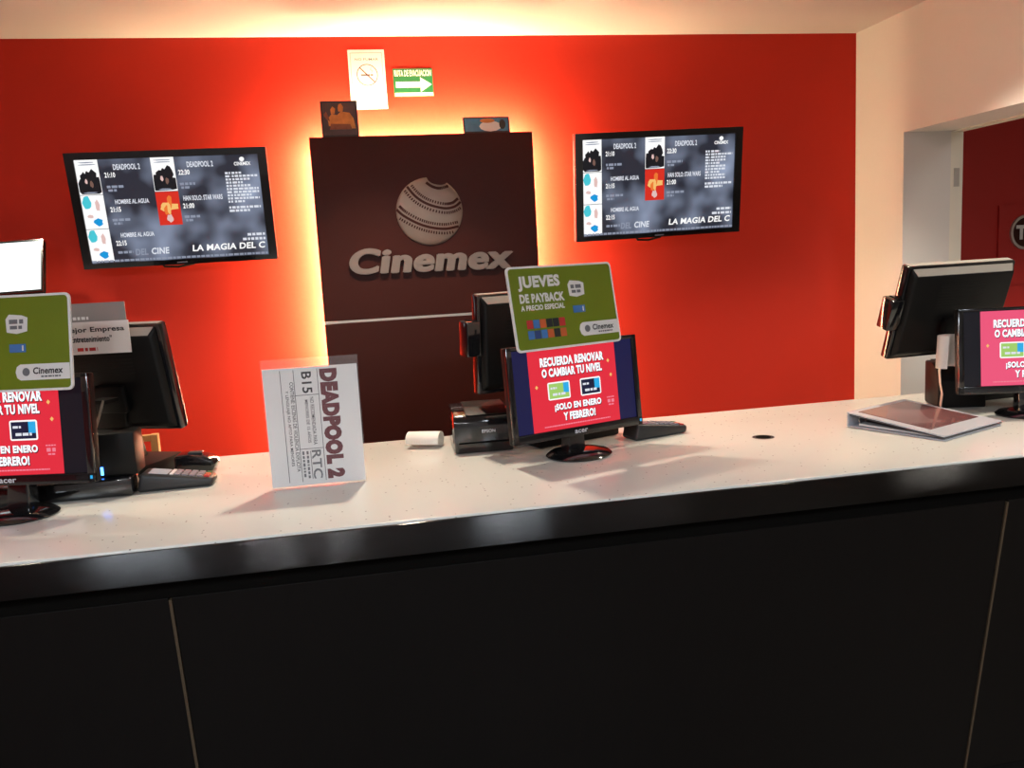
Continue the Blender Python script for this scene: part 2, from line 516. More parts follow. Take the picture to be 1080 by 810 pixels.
def lobby_panel(x, y, watts, label, tone=COOL):
    t = thing("ceiling_panel_light", (x, y, CEIL), 0, label, "ceiling light", "square lobby ceiling panel lights")
    mb = MB()
    for a, b, c, d in ((-0.31, 0.31, -0.31, -0.28), (-0.31, 0.31, 0.28, 0.31), (-0.31, -0.28, -0.28, 0.28), (0.28, 0.31, -0.28, 0.28)):
        mb.box(a, b, c, d, -0.02, 0)
    mb.build("frame", M_LAMPBODY, t)
    MB().box(-0.28, 0.28, -0.28, 0.28, -0.01, -0.002).build("diffuser", M_COOLPANEL, t)
    l = bpy.data.lights.new("panel_lamp", 'AREA')
    l.energy = watts; l.color = tone; l.size = 0.5
    o = bpy.data.objects.new("lamp", l); COL.objects.link(o); o.parent = t; o.location = (0, 0, -0.025)
for lx, ly, lw, ln in ((-0.82, -1.2, 22, "nearest on the left"), (-0.78, -2.2, 32, "middle of the left row"), (-0.45, -3.2, 44, "farthest on the left"), (0.85, -1.2, 16, "nearest on the right"), (2.47, -1.2, 14, "outermost on the right")):
    downlight(lx, ly, lw, "downlight in the lobby ceiling behind the viewer, " + ln, (0.95, 0.97, 1.0), 0.03, 172, 0.25)
lobby_panel(-1.4, -0.6, LOBBY_W, "cool square ceiling light over the lobby, left of the viewer")
lobby_panel(3.3, 0.3, LOBBY_W * 0.8, "added unseen square ceiling light that brightens the door jamb", (1.0, 0.95, 0.84))  # extra lamp out of view, added to lift the jamb and next-room wall
lobby_panel(0.9, -0.9, LOBBY_W, "cool square ceiling light over the lobby, right of the viewer")

# ------------------------------------------------------------------ counter
CEND = 3.4
ct = thing("countertop", (0, 0, 1.06), 0, "long white speckled stone countertop with brushed steel front edge", "countertop")
mb = MB()
mb.box(-3.2, CEND, 1.838, 2.735, -0.03, 0, bevel=0.004, seg=3)
slab = mb.build("stone_slab", M_STONE, ct, True)
MB().box(-3.2, CEND, 1.832, 1.872, -0.080, -0.006, bevel=0.003).build("steel_edge", M_BRUSHED, ct, True)
g = MB().lathe([(0.022, 0.0003), (0.030, 0.0004), (0.032, 0.0001)], 28).build("grommet_ring", M_GREYBLACK, ct, True, (1.164, 2.295, 0))
MB().lathe([(0, 0.0003), (0.0225, 0.00035)], 28).build("grommet_hole", M_HOLE, g)
cf = thing("counter_front", (0, 1.876, 0), 0, "dark wood counter front leaning inwards below the steel edge", "counter")
MB().box(-3.2, CEND, 0.004, 0.03, 0.93, 0.9795).build("shadow_gap_rail", M_HOLE, cf)
MB().box(-3.2, CEND, 0.18, 0.80, 0.0, 0.978).build("carcass", M_BLACK, cf)
SEAMS = [-2.535, -0.449, 1.637]
edges = [-3.2] + SEAMS + [CEND]
lean = lambda z: 0.154 * (0.93 - z)
for a, b in zip(edges, edges[1:]):
    g = 0.004
    MB().hexa([(a + g, lean(0.08), 0.08), (b - g, lean(0.08), 0.08), (b - g, lean(0.08) + 0.02, 0.08), (a + g, lean(0.08) + 0.02, 0.08)],
              [(a + g, 0, 0.93), (b - g, 0, 0.93), (b - g, 0.02, 0.93), (a + g, 0.02, 0.93)], 0.001).build("panel", M_FRONT, cf)
M_BRASS = mat("dull_brass_strip", (0.10, 0.07, 0.042), 0.5, metal=0.3, vary=0.15, scale=20)
for x in SEAMS:
    w = 0.0032
    MB().hexa([(x - w, lean(0.08) - 0.003, 0.08), (x + w, lean(0.08) - 0.003, 0.08), (x + w, lean(0.08) + 0.015, 0.08), (x - w, lean(0.08) + 0.015, 0.08)],
              [(x - w, -0.003, 0.926), (x + w, -0.003, 0.926), (x + w, 0.015, 0.926), (x - w, 0.015, 0.926)]).build("seam_strip", M_BRASS, cf)
MB().box(-3.2, CEND, lean(0.08) + 0.03, lean(0.08) + 0.05, 0, 0.08).build("kick_board", M_BLACK, cf)

# ------------------------------------------------------------------ back-lit logo panel
PX0, PX1, PTOP, PMID, PYF = -0.132, 0.791, 2.156, 1.405, 3.60
lp = thing("logo_panel", (0, PYF, 0), 0, "tall dark brown back-lit panel with a metal globe logo and lettering", "wall panel")
MB().box(PX0, PX1, 0, 0.03, PMID + 0.006, PTOP, bevel=0.001).build("upper_board", M_BROWN, lp)
MB().box(PX0, PX1, 0, 0.03, 0.0, PMID - 0.006, bevel=0.001).build("lower_board", M_BROWN, lp)
MB().box(PX0, PX1, 0.001, 0.028, PMID - 0.005, PMID + 0.005).build("joint_strip", M_STEELSTRIP, lp)
MB().box(0.10, 0.56, 0.03, 0.15, 0.0, 1.95).build("mounting_box", M_BLACK, lp)
for x0, x1, z0, z1 in ((PX0 + 0.006, PX0 + 0.026, 0.6, 2.12), (PX1 - 0.026, PX1 - 0.006, 0.6, 2.12), (PX0 + 0.03, PX1 - 0.03, 2.130, 2.150)):
    horiz = (x1 - x0) > (z1 - z0)
    mb = MB()
    if horiz: mb.cyl((x0, 0.131, (z0 + z1) / 2), (x1, 0.131, (z0 + z1) / 2), 0.011, n=10)
    else: mb.cyl(((x0 + x1) / 2, 0.131, z0), ((x0 + x1) / 2, 0.131, z1), 0.011, n=10)
    mb.build("light_tube", M_TUBE_TOP if horiz else M_TUBE, lp, True)
for a, b, c, d in ((PX0 + 0.004, PX0 + 0.016, 0.6, PTOP - 0.02), (PX1 - 0.016, PX1 - 0.004, 0.6, PTOP - 0.02), (PX0 + 0.02, PX1 - 0.02, PTOP - 0.016, PTOP - 0.004)):
    MB().box(a, b, 0.030, 0.0325, c, d).build("led_strip", M_STRIP_TOP if b - a > 0.1 else M_STRIP, lp)
# lettering, one part for each letter
V, F = text_data("Cinemex", bold=0.055, extrude=0.1, res=6)
V2 = fit_text(V, -0.012, 0.680, 1.592, 1.7, -0.004, shear=0.16, depth=0.016)
V2 = [(x, y, z - (x - 0.33) * 0.012) for x, y, z in V2]
par = list(range(len(V2)))
def find(a):
    while par[a] != a:
        par[a] = par[par[a]]; a = par[a]
    return a
for f_ in F:
    for k in f_[1:]:
        par[find(k)] = find(f_[0])
comps = {}
for i in range(len(V2)): comps.setdefault(find(i), []).append(i)
groups = []
for ids in sorted(comps.values(), key=lambda c: min(V2[i][0] for i in c)):
    a, b = min(V2[i][0] for i in ids), max(V2[i][0] for i in ids)
    for gset in groups:
        ov = min(b, gset[1]) - max(a, gset[0])
        if ov > 0.5 * min(b - a, gset[1] - gset[0]):
            gset[0] = min(a, gset[0]); gset[1] = max(b, gset[1]); gset[2] += ids
            break
    else:
        groups.append([a, b, list(ids)])
for a, b, ids in groups:
    s = {v: k for k, v in enumerate(ids)}
    me = bpy.data.meshes.new("letter")
    me.from_pydata([V2[i] for i in ids], [], [[s[i] for i in f_] for f_ in F if f_[0] in s])
    me.update(); me.materials.append(M_METAL)
    o = bpy.data.objects.new("letter", me); COL.objects.link(o); o.parent = lp
# globe: a shallow metal dome with dark winding grooves and perforations
GX, GZ, GR, GD = 0.335, 1.843, 0.139, 0.014
dome = lambda u, v: -0.004 - GD * math.sqrt(max(0.0, 1 - u * u - v * v))
mb = MB()
mb.lathe([(0, GD + 0.004)] + [(GR * math.sin(RAD(a)), 0.004 + GD * math.cos(RAD(a))) for a in range(8, 91, 8)] + [(GR, 0.0005), (0, 0.0005)], 48,
         m=Matrix.Translation((GX, 0, GZ)) @ Matrix.Rotation(RAD(90), 4, 'X'))
globe = mb.build("globe", M_METAL, lp, True)
def smooth_curve(pts, n=26):
    out = []
    for i in range(len(pts) - 1):
        p0, p1, p2, p3 = pts[max(i - 1, 0)], pts[i], pts[i + 1], pts[min(i + 2, len(pts) - 1)]
        for k in range(6):
            s_ = k / 6
            out.append(tuple(0.5 * (2 * b_ + (c_ - a_) * s_ + (2 * a_ - 5 * b_ + 4 * c_ - d_) * s_ ** 2 + (3 * b_ - a_ - 3 * c_ + d_) * s_ ** 3) for a_, b_, c_, d_ in zip(p0, p1, p2, p3)))
    out.append(pts[-1])
    return out
curve1 = smooth_curve([(-0.63, 0.75), (-0.39, 0.44), (-0.05, 0.21), (0.42, 0.07), (0.74, 0.10), (0.95, 0.24)])
curve2 = smooth_curve([(-0.99, 0.10), (-0.79, -0.10), (-0.39, -0.34), (0.0, -0.48), (0.44, -0.54), (0.85, -0.48)])
def dpt(u, v, lift=0.0016):
    return (GX + u * GR, dome(u, v) - lift, GZ + v * GR)
def strip_on_dome(curve, w):
    mb = MB()
    rows = []
    for i, (u, v) in enumerate(curve):
        a = curve[max(i - 1, 0)]; b = curve[min(i + 1, len(curve) - 1)]
        dx, dy = b[0] - a[0], b[1] - a[1]; L = math.hypot(dx, dy)
        nx, ny = -dy / L * w, dx / L * w
        rows.append([mb.bm.verts.new(dpt(*clampd(u + nx, v + ny))), mb.bm.verts.new(dpt(*clampd(u - nx, v - ny)))])
    for a, b in zip(rows, rows[1:]):
        mb.bm.faces.new((a[0], a[1], b[1], b[0]))
    return mb
def clampd(u, v):
    L = math.hypot(u, v)
    return (u, v) if L < 0.995 else (u / L * 0.995, v / L * 0.995)
for cv in (curve1, curve2):
    strip_on_dome(cv, 0.036).build("groove", M_BROWN, globe)
mb = MB()
def perfs(curve, off):
    acc = 0.0
    for i in range(1, len(curve)):
        (u0, v0), (u1, v1) = curve[i - 1], curve[i]
        L = math.hypot(u1 - u0, v1 - v0); acc += L
        dx, dy = (u1 - u0) / L, (v1 - v0) / L
        sub = max(1, int(round(L / 0.075)))
        for k in range(sub):
            u = u0 + (u1 - u0) * (k + 0.5) / sub - dy * off; v = v0 + (v1 - v0) * (k + 0.5) / sub + dx * off
            if math.hypot(u, v) > 0.95: continue
            q = [(u + dx * a_ * 0.02 - dy * b_ * 0.04, v + dy * a_ * 0.02 + dx * b_ * 0.04) for a_, b_ in ((-1, -1), (1, -1), (1, 1), (-1, 1))]
            mb.bm.faces.new([mb.bm.verts.new(dpt(*clampd(*p))) for p in q])
for cv in (curve1, curve2):
    perfs(cv, 0.13); perfs(cv, -0.13)
perfs(smooth_curve([(-0.05, 0.84), (0.12, 0.72), (0.34, 0.66), (0.6, 0.72)]), 0.0)
o = mb.build("perforations", M_BROWN, globe); o["kind"] = "stuff"
mb = MB()
arc = smooth_curve([(-0.04, 1.0), (0.03, 0.88), (0.16, 0.80), (0.36, 0.76), (0.50, 0.78), (0.58, 0.84)])
top = [(math.sin(RAD(a)), math.cos(RAD(a))) for a in (32, 24, 16, 8, 2)]
mb.bm.faces.new([mb.bm.verts.new((GX + u * GR, dome(0.0, 0.76) - 0.004, GZ + v * GR)) for u, v in arc + top])
mb.build("notch", M_BROWN, globe)

# ------------------------------------------------------------------ things on and above the panel
def framed_photo(name, x0, x1, z0, h, y, tilt, label, dark, accent, parts_):
    t = thing(name, ((x0 + x1) / 2, y, z0), 0, label, "picture", rot=(RAD(-tilt), 0, 0))
    w = (x1 - x0) / 2
    MB().box(-w, w, 0, 0.008, 0, h, bevel=0.001).build("backing", M_GREYBLACK, t)
    pc = MB().box(-w + 0.007, w - 0.007, -0.001, 0.001, 0.007, h - 0.007).build("picture_sheet", dark, t)
    for k, (pts) in enumerate(parts_):
        MB().prism([(a * w * 2 - w, b * h) for a, b in pts], -0.0018 - 0.0004 * k, 0, 'y').build("printed_shape", accent[k % len(accent)], pc)
    return t
blob = lambda cx, cz, rx, rz, n=12: [(cx + rx * math.cos(2 * math.pi * k / n), cz + rz * math.sin(2 * math.pi * k / n)) for k in range(n)]
framed_photo("framed_photo", -0.078, 0.070, PTOP, 0.143, PYF + 0.002, 4, "small dark photo with orange figures standing on the panel's top left corner",
             M_PHOTO, [M_PHOTO_SKIN, M_PHOTO_SKIN, M_PHOTO_SKIN, M_PHOTO_SKIN, M_PHOTO_DULL, M_PHOTO_DULL],
             [[(0.38, 0.22), (0.92, 0.22), (0.88, 0.5), (0.78, 0.66), (0.55, 0.7), (0.42, 0.58)], [(0.48, 0.7), (0.60, 0.7), (0.62, 0.82), (0.57, 0.92), (0.50, 0.9), (0.47, 0.8)],
              [(0.2, 0.3), (0.40, 0.3), (0.44, 0.6), (0.30, 0.64), (0.18, 0.5)], [(0.28, 0.64), (0.38, 0.64), (0.40, 0.78), (0.33, 0.84), (0.27, 0.76)],
              [(0.22, 0.2), (0.82, 0.2), (0.78, 0.34), (0.26, 0.36)], [(0.08, 0.62), (0.14, 0.5), (0.24, 0.42), (0.22, 0.52), (0.15, 0.7)]])
framed_photo("framed_photo", 0.500, 0.697, PTOP, 0.068, PYF + 0.004, 8, "low wide blue and white photo lying on the panel's top right edge",
             M_PHOTO_BLUE, [M_WHITE, M_PHOTO_SKIN, M_INK], [blob(0.58, 0.40, 0.24, 0.32), blob(0.52, 0.74, 0.16, 0.14), blob(0.84, 0.5, 0.07, 0.3)])
# no smoking notice
t = thing("no_smoking_sign", (0.125, WALL_Y, 2.288), 0, "white no smoking notice with a crossed red circle on the red wall", "sign")
MB().box(-0.076, 0.076, -0.006, 0, 0, 0.24, bevel=0.001).build("board", M_PAPER, t)
mb = MB()
for a, b, c, d in ((-0.066, 0.066, 0.226, 0.2275), (-0.066, -0.0645, 0.03, 0.226), (0.0645, 0.066, 0.03, 0.226)):
    mb.box(a, b, -0.0068, -0.0058, c, d)
mb.build("border_line", M_GREYINK, t)
text("NO FUMAR", -0.048, 0.05, 0.196, 0.206, -0.0066, M_GREYINK, t, 0.01)
mb = MB()
n = 36
for k in range(n):
    a0, a1 = 2 * math.pi * k / n, 2 * math.pi * (k + 1) / n
    mb.bm.faces.new([mb.bm.verts.new((r_ * math.cos(a_), -0.0066, 0.138 + r_ * math.sin(a_))) for r_, a_ in ((0.041, a0), (0.044, a0), (0.044, a1), (0.041, a1))])
c45 = 0.0295
mb.bm.faces.new([mb.bm.verts.new(p) for p in ((-c45 - 0.0015, -0.0067, 0.138 + c45 - 0.0015), (c45 - 0.0015, -0.0067, 0.138 - c45 - 0.0015), (c45 + 0.0015, -0.0067, 0.138 - c45 + 0.0015), (-c45 + 0.0015, -0.0067, 0.138 + c45 + 0.0015))])
mb.build("crossed_circle", M_REDINK, t)
mb = MB().box(-0.026, 0.012, -0.0066, -0.006, 0.134, 0.141).box(0.014, 0.024, -0.0066, -0.006, 0.134, 0.141)
mb.tube([(0.018, -0.0064, 0.146), (0.022, -0.0064, 0.154), (0.014, -0.0064, 0.160), (0.018, -0.0064, 0.168)], 0.0012, 5)
mb.build("cigarette", M_GREYINK, t)
# evacuation sign
t = thing("evacuation_sign", (0.316, WALL_Y, 2.336), 0, "green evacuation route sign with a white arrow pointing right", "sign")
MB().box(-0.084, 0.084, -0.005, 0, 0, 0.114, bevel=0.0008).build("board", M_SIGNGREEN, t)
text("RUTA DE EVACUACION", -0.078, 0.078, 0.082, 0.108, -0.0054, M_WHITE, t, 0.03)
MB().prism([(-0.074, 0.036), (0.030, 0.036), (0.030, 0.018), (0.078, 0.048), (0.030, 0.078), (0.030, 0.060), (-0.074, 0.060)], -0.0058, -0.005, 'y').build("arrow", M_WHITE, t)
MB().box(-0.08, 0.082, -0.0055, -0.005, 0.002, 0.015).build("white_band", M_WHITE, t)

# ------------------------------------------------------------------ wall screens
def wall_screen(loc, tilt, roll, label):
    W, H = 0.74, 0.442
    t = thing("wall_screen", loc, 0, label, "television", "programme screens on the red wall", rot=(RAD(tilt), RAD(roll), 0))
    MB().box(-W / 2, W / 2, 0.0, 0.03, -H / 2, H / 2, bevel=0.004).build("back_shell", M_BLACK, t, True)
    sw, sh = W / 2 - 0.033, H / 2 - 0.026
    mb = MB()
    for a, b, c, d in ((-W / 2, W / 2, sh, H / 2), (-W / 2, W / 2, -H / 2, -sh - 0.006), (-W / 2, -sw, -sh - 0.006, sh), (sw, W / 2, -sh - 0.006, sh)):
        mb.box(a, b, -0.012, 0.004, c, d)
    mb.build("bezel", M_GLOSSBLACK, t)
    sc = plate("screen", -sw, sw, -sh - 0.006, sh, -0.001, G_SMOKE, t, 0.003)
    MB().box(-0.14, 0.14, 0.03, 0.06, -0.13, 0.13, bevel=0.004).build("rear_housing", M_BLACK, t)
    d = WALL_Y - loc[1]
    MB().box(-0.05, 0.05, 0.06, d - 0.018, -0.03, 0.03).box(-0.11, 0.11, d - 0.018, d - 0.002, -0.07, 0.07).build("wall_bracket", M_GREYBLACK, t)
    MB().tube([(-0.10, 0.035, -0.20), (-0.08, 0.04, -0.235), (-0.03, 0.045, -0.24), (0.03, 0.06, -0.232), (0.07, 0.07, -0.19)], 0.005, 6).build("cable", M_BLACK, t, True)
    MB().box(-0.02, 0.02, -0.0126, -0.0118, -H / 2 + 0.006, -H / 2 + 0.011).build("maker_badge", M_GREYKEY, t)
    X = lambda u: -sw + 2 * sw * u
    Z = lambda v: sh - (2 * sh + 0.006) * v
    ys = -0.0042
    # four film posters in each programme row, drawn as plain patches of colour
    def poster(u0, u1, v0, v1, base, bits):
        p = plate("poster", X(u0), X(u1), Z(v1), Z(v0), ys, base, sc)
        for k, (a, b, ra, rb, m) in enumerate(bits):
            rr = random.Random(k * 7 + int(u0 * 100))
            wob = [rr.uniform(0.7, 1.12) for q in range(12)]
            pts = [(X(u0 + (u1 - u0) * min(0.98, max(0.02, a + wob[q] * ra * math.cos(2 * math.pi * q / 12)))), Z(v0 + (v1 - v0) * min(0.98, max(0.02, b + wob[q] * rb * math.sin(2 * math.pi * q / 12))))) for q in range(12)]
            MB().prism(pts, ys - 0.0008 - 0.0002 * k, ys - 0.0004, 'y').build("poster_patch", m, sc)
    dark_bits = [(0.5, 0.78, 0.85, 0.30, G_DARK), (0.30, 0.55, 0.20, 0.24, G_DARK), (0.68, 0.52, 0.22, 0.26, G_DARK), (0.48, 0.42, 0.10, 0.12, G_DARK),
                 (0.38, 0.62, 0.07, 0.08, G_SKIN), (0.60, 0.70, 0.08, 0.10, G_BROWNP), (0.5, 0.94, 0.32, 0.025, G_GREYT),
                 (0.5, 0.08, 0.42, 0.018, G_GREYT), (0.5, 0.14, 0.38, 0.018, G_GREYT)]
    pale_bits = [(0.22, 0.22, 0.20, 0.22, G_CYAN), (0.68, 0.30, 0.12, 0.20, G_SKIN), (0.6, 0.80, 0.22, 0.12, G_BLUE), (0.30, 0.62, 0.14, 0.06, G_SKIN)]
    gold_bits = [(0.5, 0.45, 0.45, 0.14, G_GOLD), (0.55, 0.30, 0.12, 0.25, G_ORANGE), (0.40, 0.55, 0.14, 0.14, G_ORANGE), (0.5, 0.50, 0.08, 0.22, G_GOLD), (0.48, 0.80, 0.15, 0.12, G_SKIN)]
    poster(0.0, 0.122, 0.0, 0.33, G_WHITE, dark_bits)
    poster(0.0, 0.122, 0.335, 0.66, G_WHITE, pale_bits)
    poster(0.0, 0.122, 0.665, 0.98, G_WHITE, pale_bits)
    poster(0.405, 0.532, 0.0, 0.325, G_WHITE, dark_bits)
    poster(0.405, 0.532, 0.33, 0.655, G_REDP, gold_bits)
    TT = lambda s, u0, u1, v0, v1, m=G_WHITE, b=0.03, sh_=0.0: text(s, X(u0), X(u1), Z(v1), Z(v0), ys - 0.0005, m, sc, b, sh_)
    TT("DEADPOOL 2", 0.20, 0.345, 0.050, 0.105, G_SOFT)
    TT("21:10", 0.148, 0.205, 0.125, 0.175, G_WHITE, 0.03)
    TT("DEADPOOL 2", 0.60, 0.745, 0.050, 0.105, G_SOFT)
    TT("22:30", 0.548, 0.61, 0.125, 0.175, G_WHITE, 0.03)
    TT("HOMBRE AL AGUA", 0.18, 0.365, 0.385, 0.43, G_SOFT)
    TT("21:15", 0.148, 0.205, 0.455, 0.505, G_WHITE, 0.03)
    TT("HAN SOLO: STAR WARS", 0.555, 0.775, 0.375, 0.425, G_SOFT)
    TT("21:00", 0.548, 0.61, 0.45, 0.50, G_WHITE, 0.03)
    TT("HOMBRE AL AGUA", 0.18, 0.365, 0.71, 0.755, G_SOFT)
    TT("22:15", 0.148, 0.205, 0.785, 0.835, G_WHITE, 0.03)
    TT("CINEMEX", 0.862, 0.955, 0.07, 0.105, G_WHITE, 0.03)
    TT("LA MAGIA DEL C", 0.565, 0.985, 0.865, 0.93, G_WHITE, 0.03, 0.12)
    TT("DEL", 0.245, 0.315, 0.875, 0.94, G_GREYT, 0.03, 0.12)
    TT("CINE", 0.335, 0.435, 0.872, 0.938, G_SOFT, 0.03, 0.12)
    MB().prism([(X(0.908 + 0.014 * math.cos(2 * math.pi * q / 12)), Z(0.045 + 0.022 * math.sin(2 * math.pi * q / 12))) for q in range(12)], ys - 0.0008, ys, 'y').build("globe_mark", G_WHITE, sc)
    rows = []
    for u, v in ((0.15, 0.25), (0.548, 0.25), (0.15, 0.57), (0.548, 0.57), (0.15, 0.89)):
        rows.append((X(u), X(u + random.uniform(0.08, 0.12)), Z(v + 0.024), Z(v)))
        if v < 0.8: rows.append((X(u + 0.005), X(u + 0.05), Z(v + 0.058), Z(v + 0.036)))
    dashes("fine_print", rows, G_GREYT, sc, ys - 0.0004)
    rows = []
    for k in range(10):
        v = 0.165 + 0.031 * k
        rows.append((X(0.805), X(0.835 + 0.0), Z(v + 0.02), Z(v)))
        rows.append((X(0.842), X(random.choice((0.90, 0.94, 0.985))), Z(v + 0.02), Z(v)))
    for k in range(2):
        v = 0.50 + 0.033 * k
        rows.append((X(0.805), X(0.985 - 0.06 * k), Z(v + 0.022), Z(v)))
    rows.append((X(0.89), X(0.99), Z(0.80), Z(0.775)))
    rows.append((X(0.86), X(0.99), Z(0.845), Z(0.82)))
    dashes("fine_print", rows, G_SOFT, sc, ys - 0.0004)
    dashes("fine_print", [(X(0.0), X(1.0), Z(0.993), Z(0.972))], G_GREYT, sc, ys - 0.0004)
    return t
wall_screen((-0.668, 3.575, 1.897), 10.5, -0.3, "wide black wall screen with film listings, left of the brown panel")
wall_screen((1.310, 3.50, 1.909), 9.0, -0.9, "wide black wall screen with film listings, right of the brown panel")
# blank white screen at the far left
t = thing("blank_monitor", (-1.360, 3.52, 1.694), 0, "small monitor with a blank glowing white screen at the far left", "monitor", rot=(RAD(-24), RAD(-1.5), RAD(0)))
MB().box(-0.205, 0.205, 0.002, 0.03, -0.108, 0.108, bevel=0.004).build("back_shell", M_BLACK, t, True)
mb = MB()
for a, b, c, d in ((-0.205, 0.205, 0.101, 0.108), (-0.205, 0.205, -0.108, -0.10), (-0.205, -0.198, -0.10, 0.101), (0.198, 0.205, -0.10, 0.101)):
    mb.box(a, b, -0.006, 0.004, c, d)
mb.build("bezel", M_GLOSSBLACK, t)
plate("screen", -0.198, 0.198, -0.10, 0.101, 0.0, G_BLANK, t, 0.002)
MB().box(-0.04, 0.04, 0.03, 0.212, -0.04, 0.03).build("wall_bracket", M_GREYBLACK, t)

# ------------------------------------------------------------------ customer monitors
CTOP = 1.0605
def customer_monitor(x, y, yaw, label, slide, tilt=5.0, HC=0.193, bars=None):
    W, H = 0.439, 0.267
    t = thing("customer_monitor", (x, y, CTOP), yaw, label, "monitor", "customer-facing monitors on the counter")
    # oval foot, neck
    MB().lathe([(0, 0.0), (0.095, 0.0), (0.098, 0.004), (0.088, 0.012), (0.05, 0.019), (0.0, 0.022)], 40, m=Matrix.Translation((0, -0.005, 0)), sy=0.9).build("foot", M_GLOSSBLACK, t, True)
    MB().hexa([(-0.03, -0.0, 0.015), (0.03, -0.0, 0.015), (0.03, 0.045, 0.015), (-0.03, 0.045, 0.015)],
              [(-0.024, 0.022, 0.16), (0.024, 0.022, 0.16), (0.024, 0.05, 0.16), (-0.024, 0.05, 0.16)], 0.005).build("neck", M_GLOSSBLACK, t, True)
    pv = Matrix.Translation((0, 0, HC)) @ Matrix.Rotation(RAD(-tilt), 4, 'X')
    def up(o):
        o.matrix_local = pv; return o
    mb = MB().box(-W / 2, W / 2, -0.004, 0.020, -H / 2, H / 2, bevel=0.004)
    mb.box(-0.13, 0.13, 0.018, 0.042, -0.09, 0.09, bevel=0.01)
    up(mb.build("back_shell", M_BLACK, t, True))
    bz = 0.017
    mb = MB()
    for a, b, c, d in ((-W / 2, W / 2, H / 2 - 0.011, H / 2), (-W / 2, W / 2, -H / 2, -H / 2 + bz + 0.008), (-W / 2, -W / 2 + bz, -H / 2, H / 2), (W / 2 - bz, W / 2, -H / 2, H / 2)):
        mb.box(a, b, -0.012, 0.0, c, d, bevel=0.002)
    up(mb.build("bezel", M_GLOSSBLACK, t, True))
    up(text("acer", -0.022, 0.022, -H / 2 + 0.007, -H / 2 + 0.017, -0.0124, M_WHITEKEY, t, 0.02, name="brand_lettering"))
    up(MB().box(W / 2 - 0.010, W / 2 - 0.004, -0.0126, -0.011, -H / 2 + 0.010, -H / 2 + 0.018).build("power_light", G_SKY, t))
    z0, z1 = -H / 2 + bz + 0.008, H / 2 - 0.011
    sc = up(plate("screen", -W / 2 + bz, W / 2 - bz, z0, z1, -0.0045, bars or G_NAVY, t, 0.002))
    a0, a1 = -0.152, 0.142
    X = lambda a: a0 + (a1 - a0) * a
    Z = lambda b: z1 - (z1 - z0) * b
    y0 = -0.0068
    plate("slide", a0, a1, z0, z1, y0, slide, sc, 0.0004)
    y1 = y0 - 0.0008
    def TS(s, u0, u1, v0, v1, bold=0.05):
        text(s, X(u0) + 0.0016, X(u1) + 0.0016, Z(v1) - 0.0022, Z(v0) - 0.0022, y1, G_TXTSH, sc, bold, name="lettering_shadow")
        text(s, X(u0), X(u1), Z(v1), Z(v0), y1 - 0.0004, G_TXT, sc, bold)
    TS("RECUERDA RENOVAR", 0.13, 0.86, 0.115, 0.225)
    TS("O CAMBIAR TU NIVEL", 0.14, 0.83, 0.25, 0.355)
    TS("¡SOLO EN ENERO", 0.25, 0.79, 0.685, 0.785)
    TS("Y FEBRERO!", 0.34, 0.71, 0.80, 0.90)
    for (u0, u1, v0, v1, m) in ((0.19, 0.44, 0.42, 0.635, G_LIME), (0.56, 0.80, 0.42, 0.635, G_NAVYC)):
        card = MB().rrect(X(u0), X(u1), Z(v1), Z(v0), 0.005, y1 - 0.0003, y1).build("card_border", G_WHITE, sc)
        plate("card_face", X(u0) + 0.004, X(u1) - 0.004, Z(v1) + 0.004, Z(v0) - 0.004, y1 - 0.0004, m, sc, 0.0003)
        plate("card_tab", X(u1 - 0.075), X(u1) - 0.004, Z(v0 + 0.14), Z(v0) - 0.004, y1 - 0.0008, G_SKY, sc, 0.0003)
        dashes("card_print", [(X(u0 + 0.03), X(u0 + 0.10), Z(v0 + 0.085), Z(v0 + 0.06)), (X(u0 + 0.05), X(u1 - 0.05), Z(v0 + 0.165), Z(v0 + 0.135))], G_SOFT, sc, y1 - 0.0008)
    dashes("fine_print", [(X(0.12), X(0.88), Z(0.957), Z(0.942))], G_ROSE, sc, y1)
    dashes("small_emblem", [(X(0.86), X(0.95), Z(0.705), Z(0.69)), (X(0.865), X(0.945), Z(0.765), Z(0.725)), (X(0.875), X(0.935), Z(0.80), Z(0.782))], G_ROSE, sc, y1)
    for u, v in ((0.07, 0.46), (0.93, 0.42), (0.91, 0.24)):
        MB().prism([(X(u), Z(v - 0.025)), (X(u + 0.016), Z(v)), (X(u), Z(v + 0.025)), (X(u - 0.016), Z(v))], y1 - 0.0004, y1, 'y').build("spark", G_GOLD, sc)
    return t
YAW_MID, YAW_LEFT, YAW_RIGHT = RAD(19.1), RAD(-14), RAD(-16)
customer_monitor(0.594, 2.300, YAW_MID, "black monitor with a red membership slide under the whole green promo card", G_SLIDE)
customer_monitor(-0.862, 2.225, YAW_LEFT, "black monitor with a red membership slide cut by the left picture edge", G_SLIDE, HC=0.214, bars=G_DARKBAR)
customer_monitor(2.04, 2.26, YAW_RIGHT, "black monitor with a pink membership slide cut by the right picture edge", G_PINK, HC=0.204, bars=G_DARKBAR)

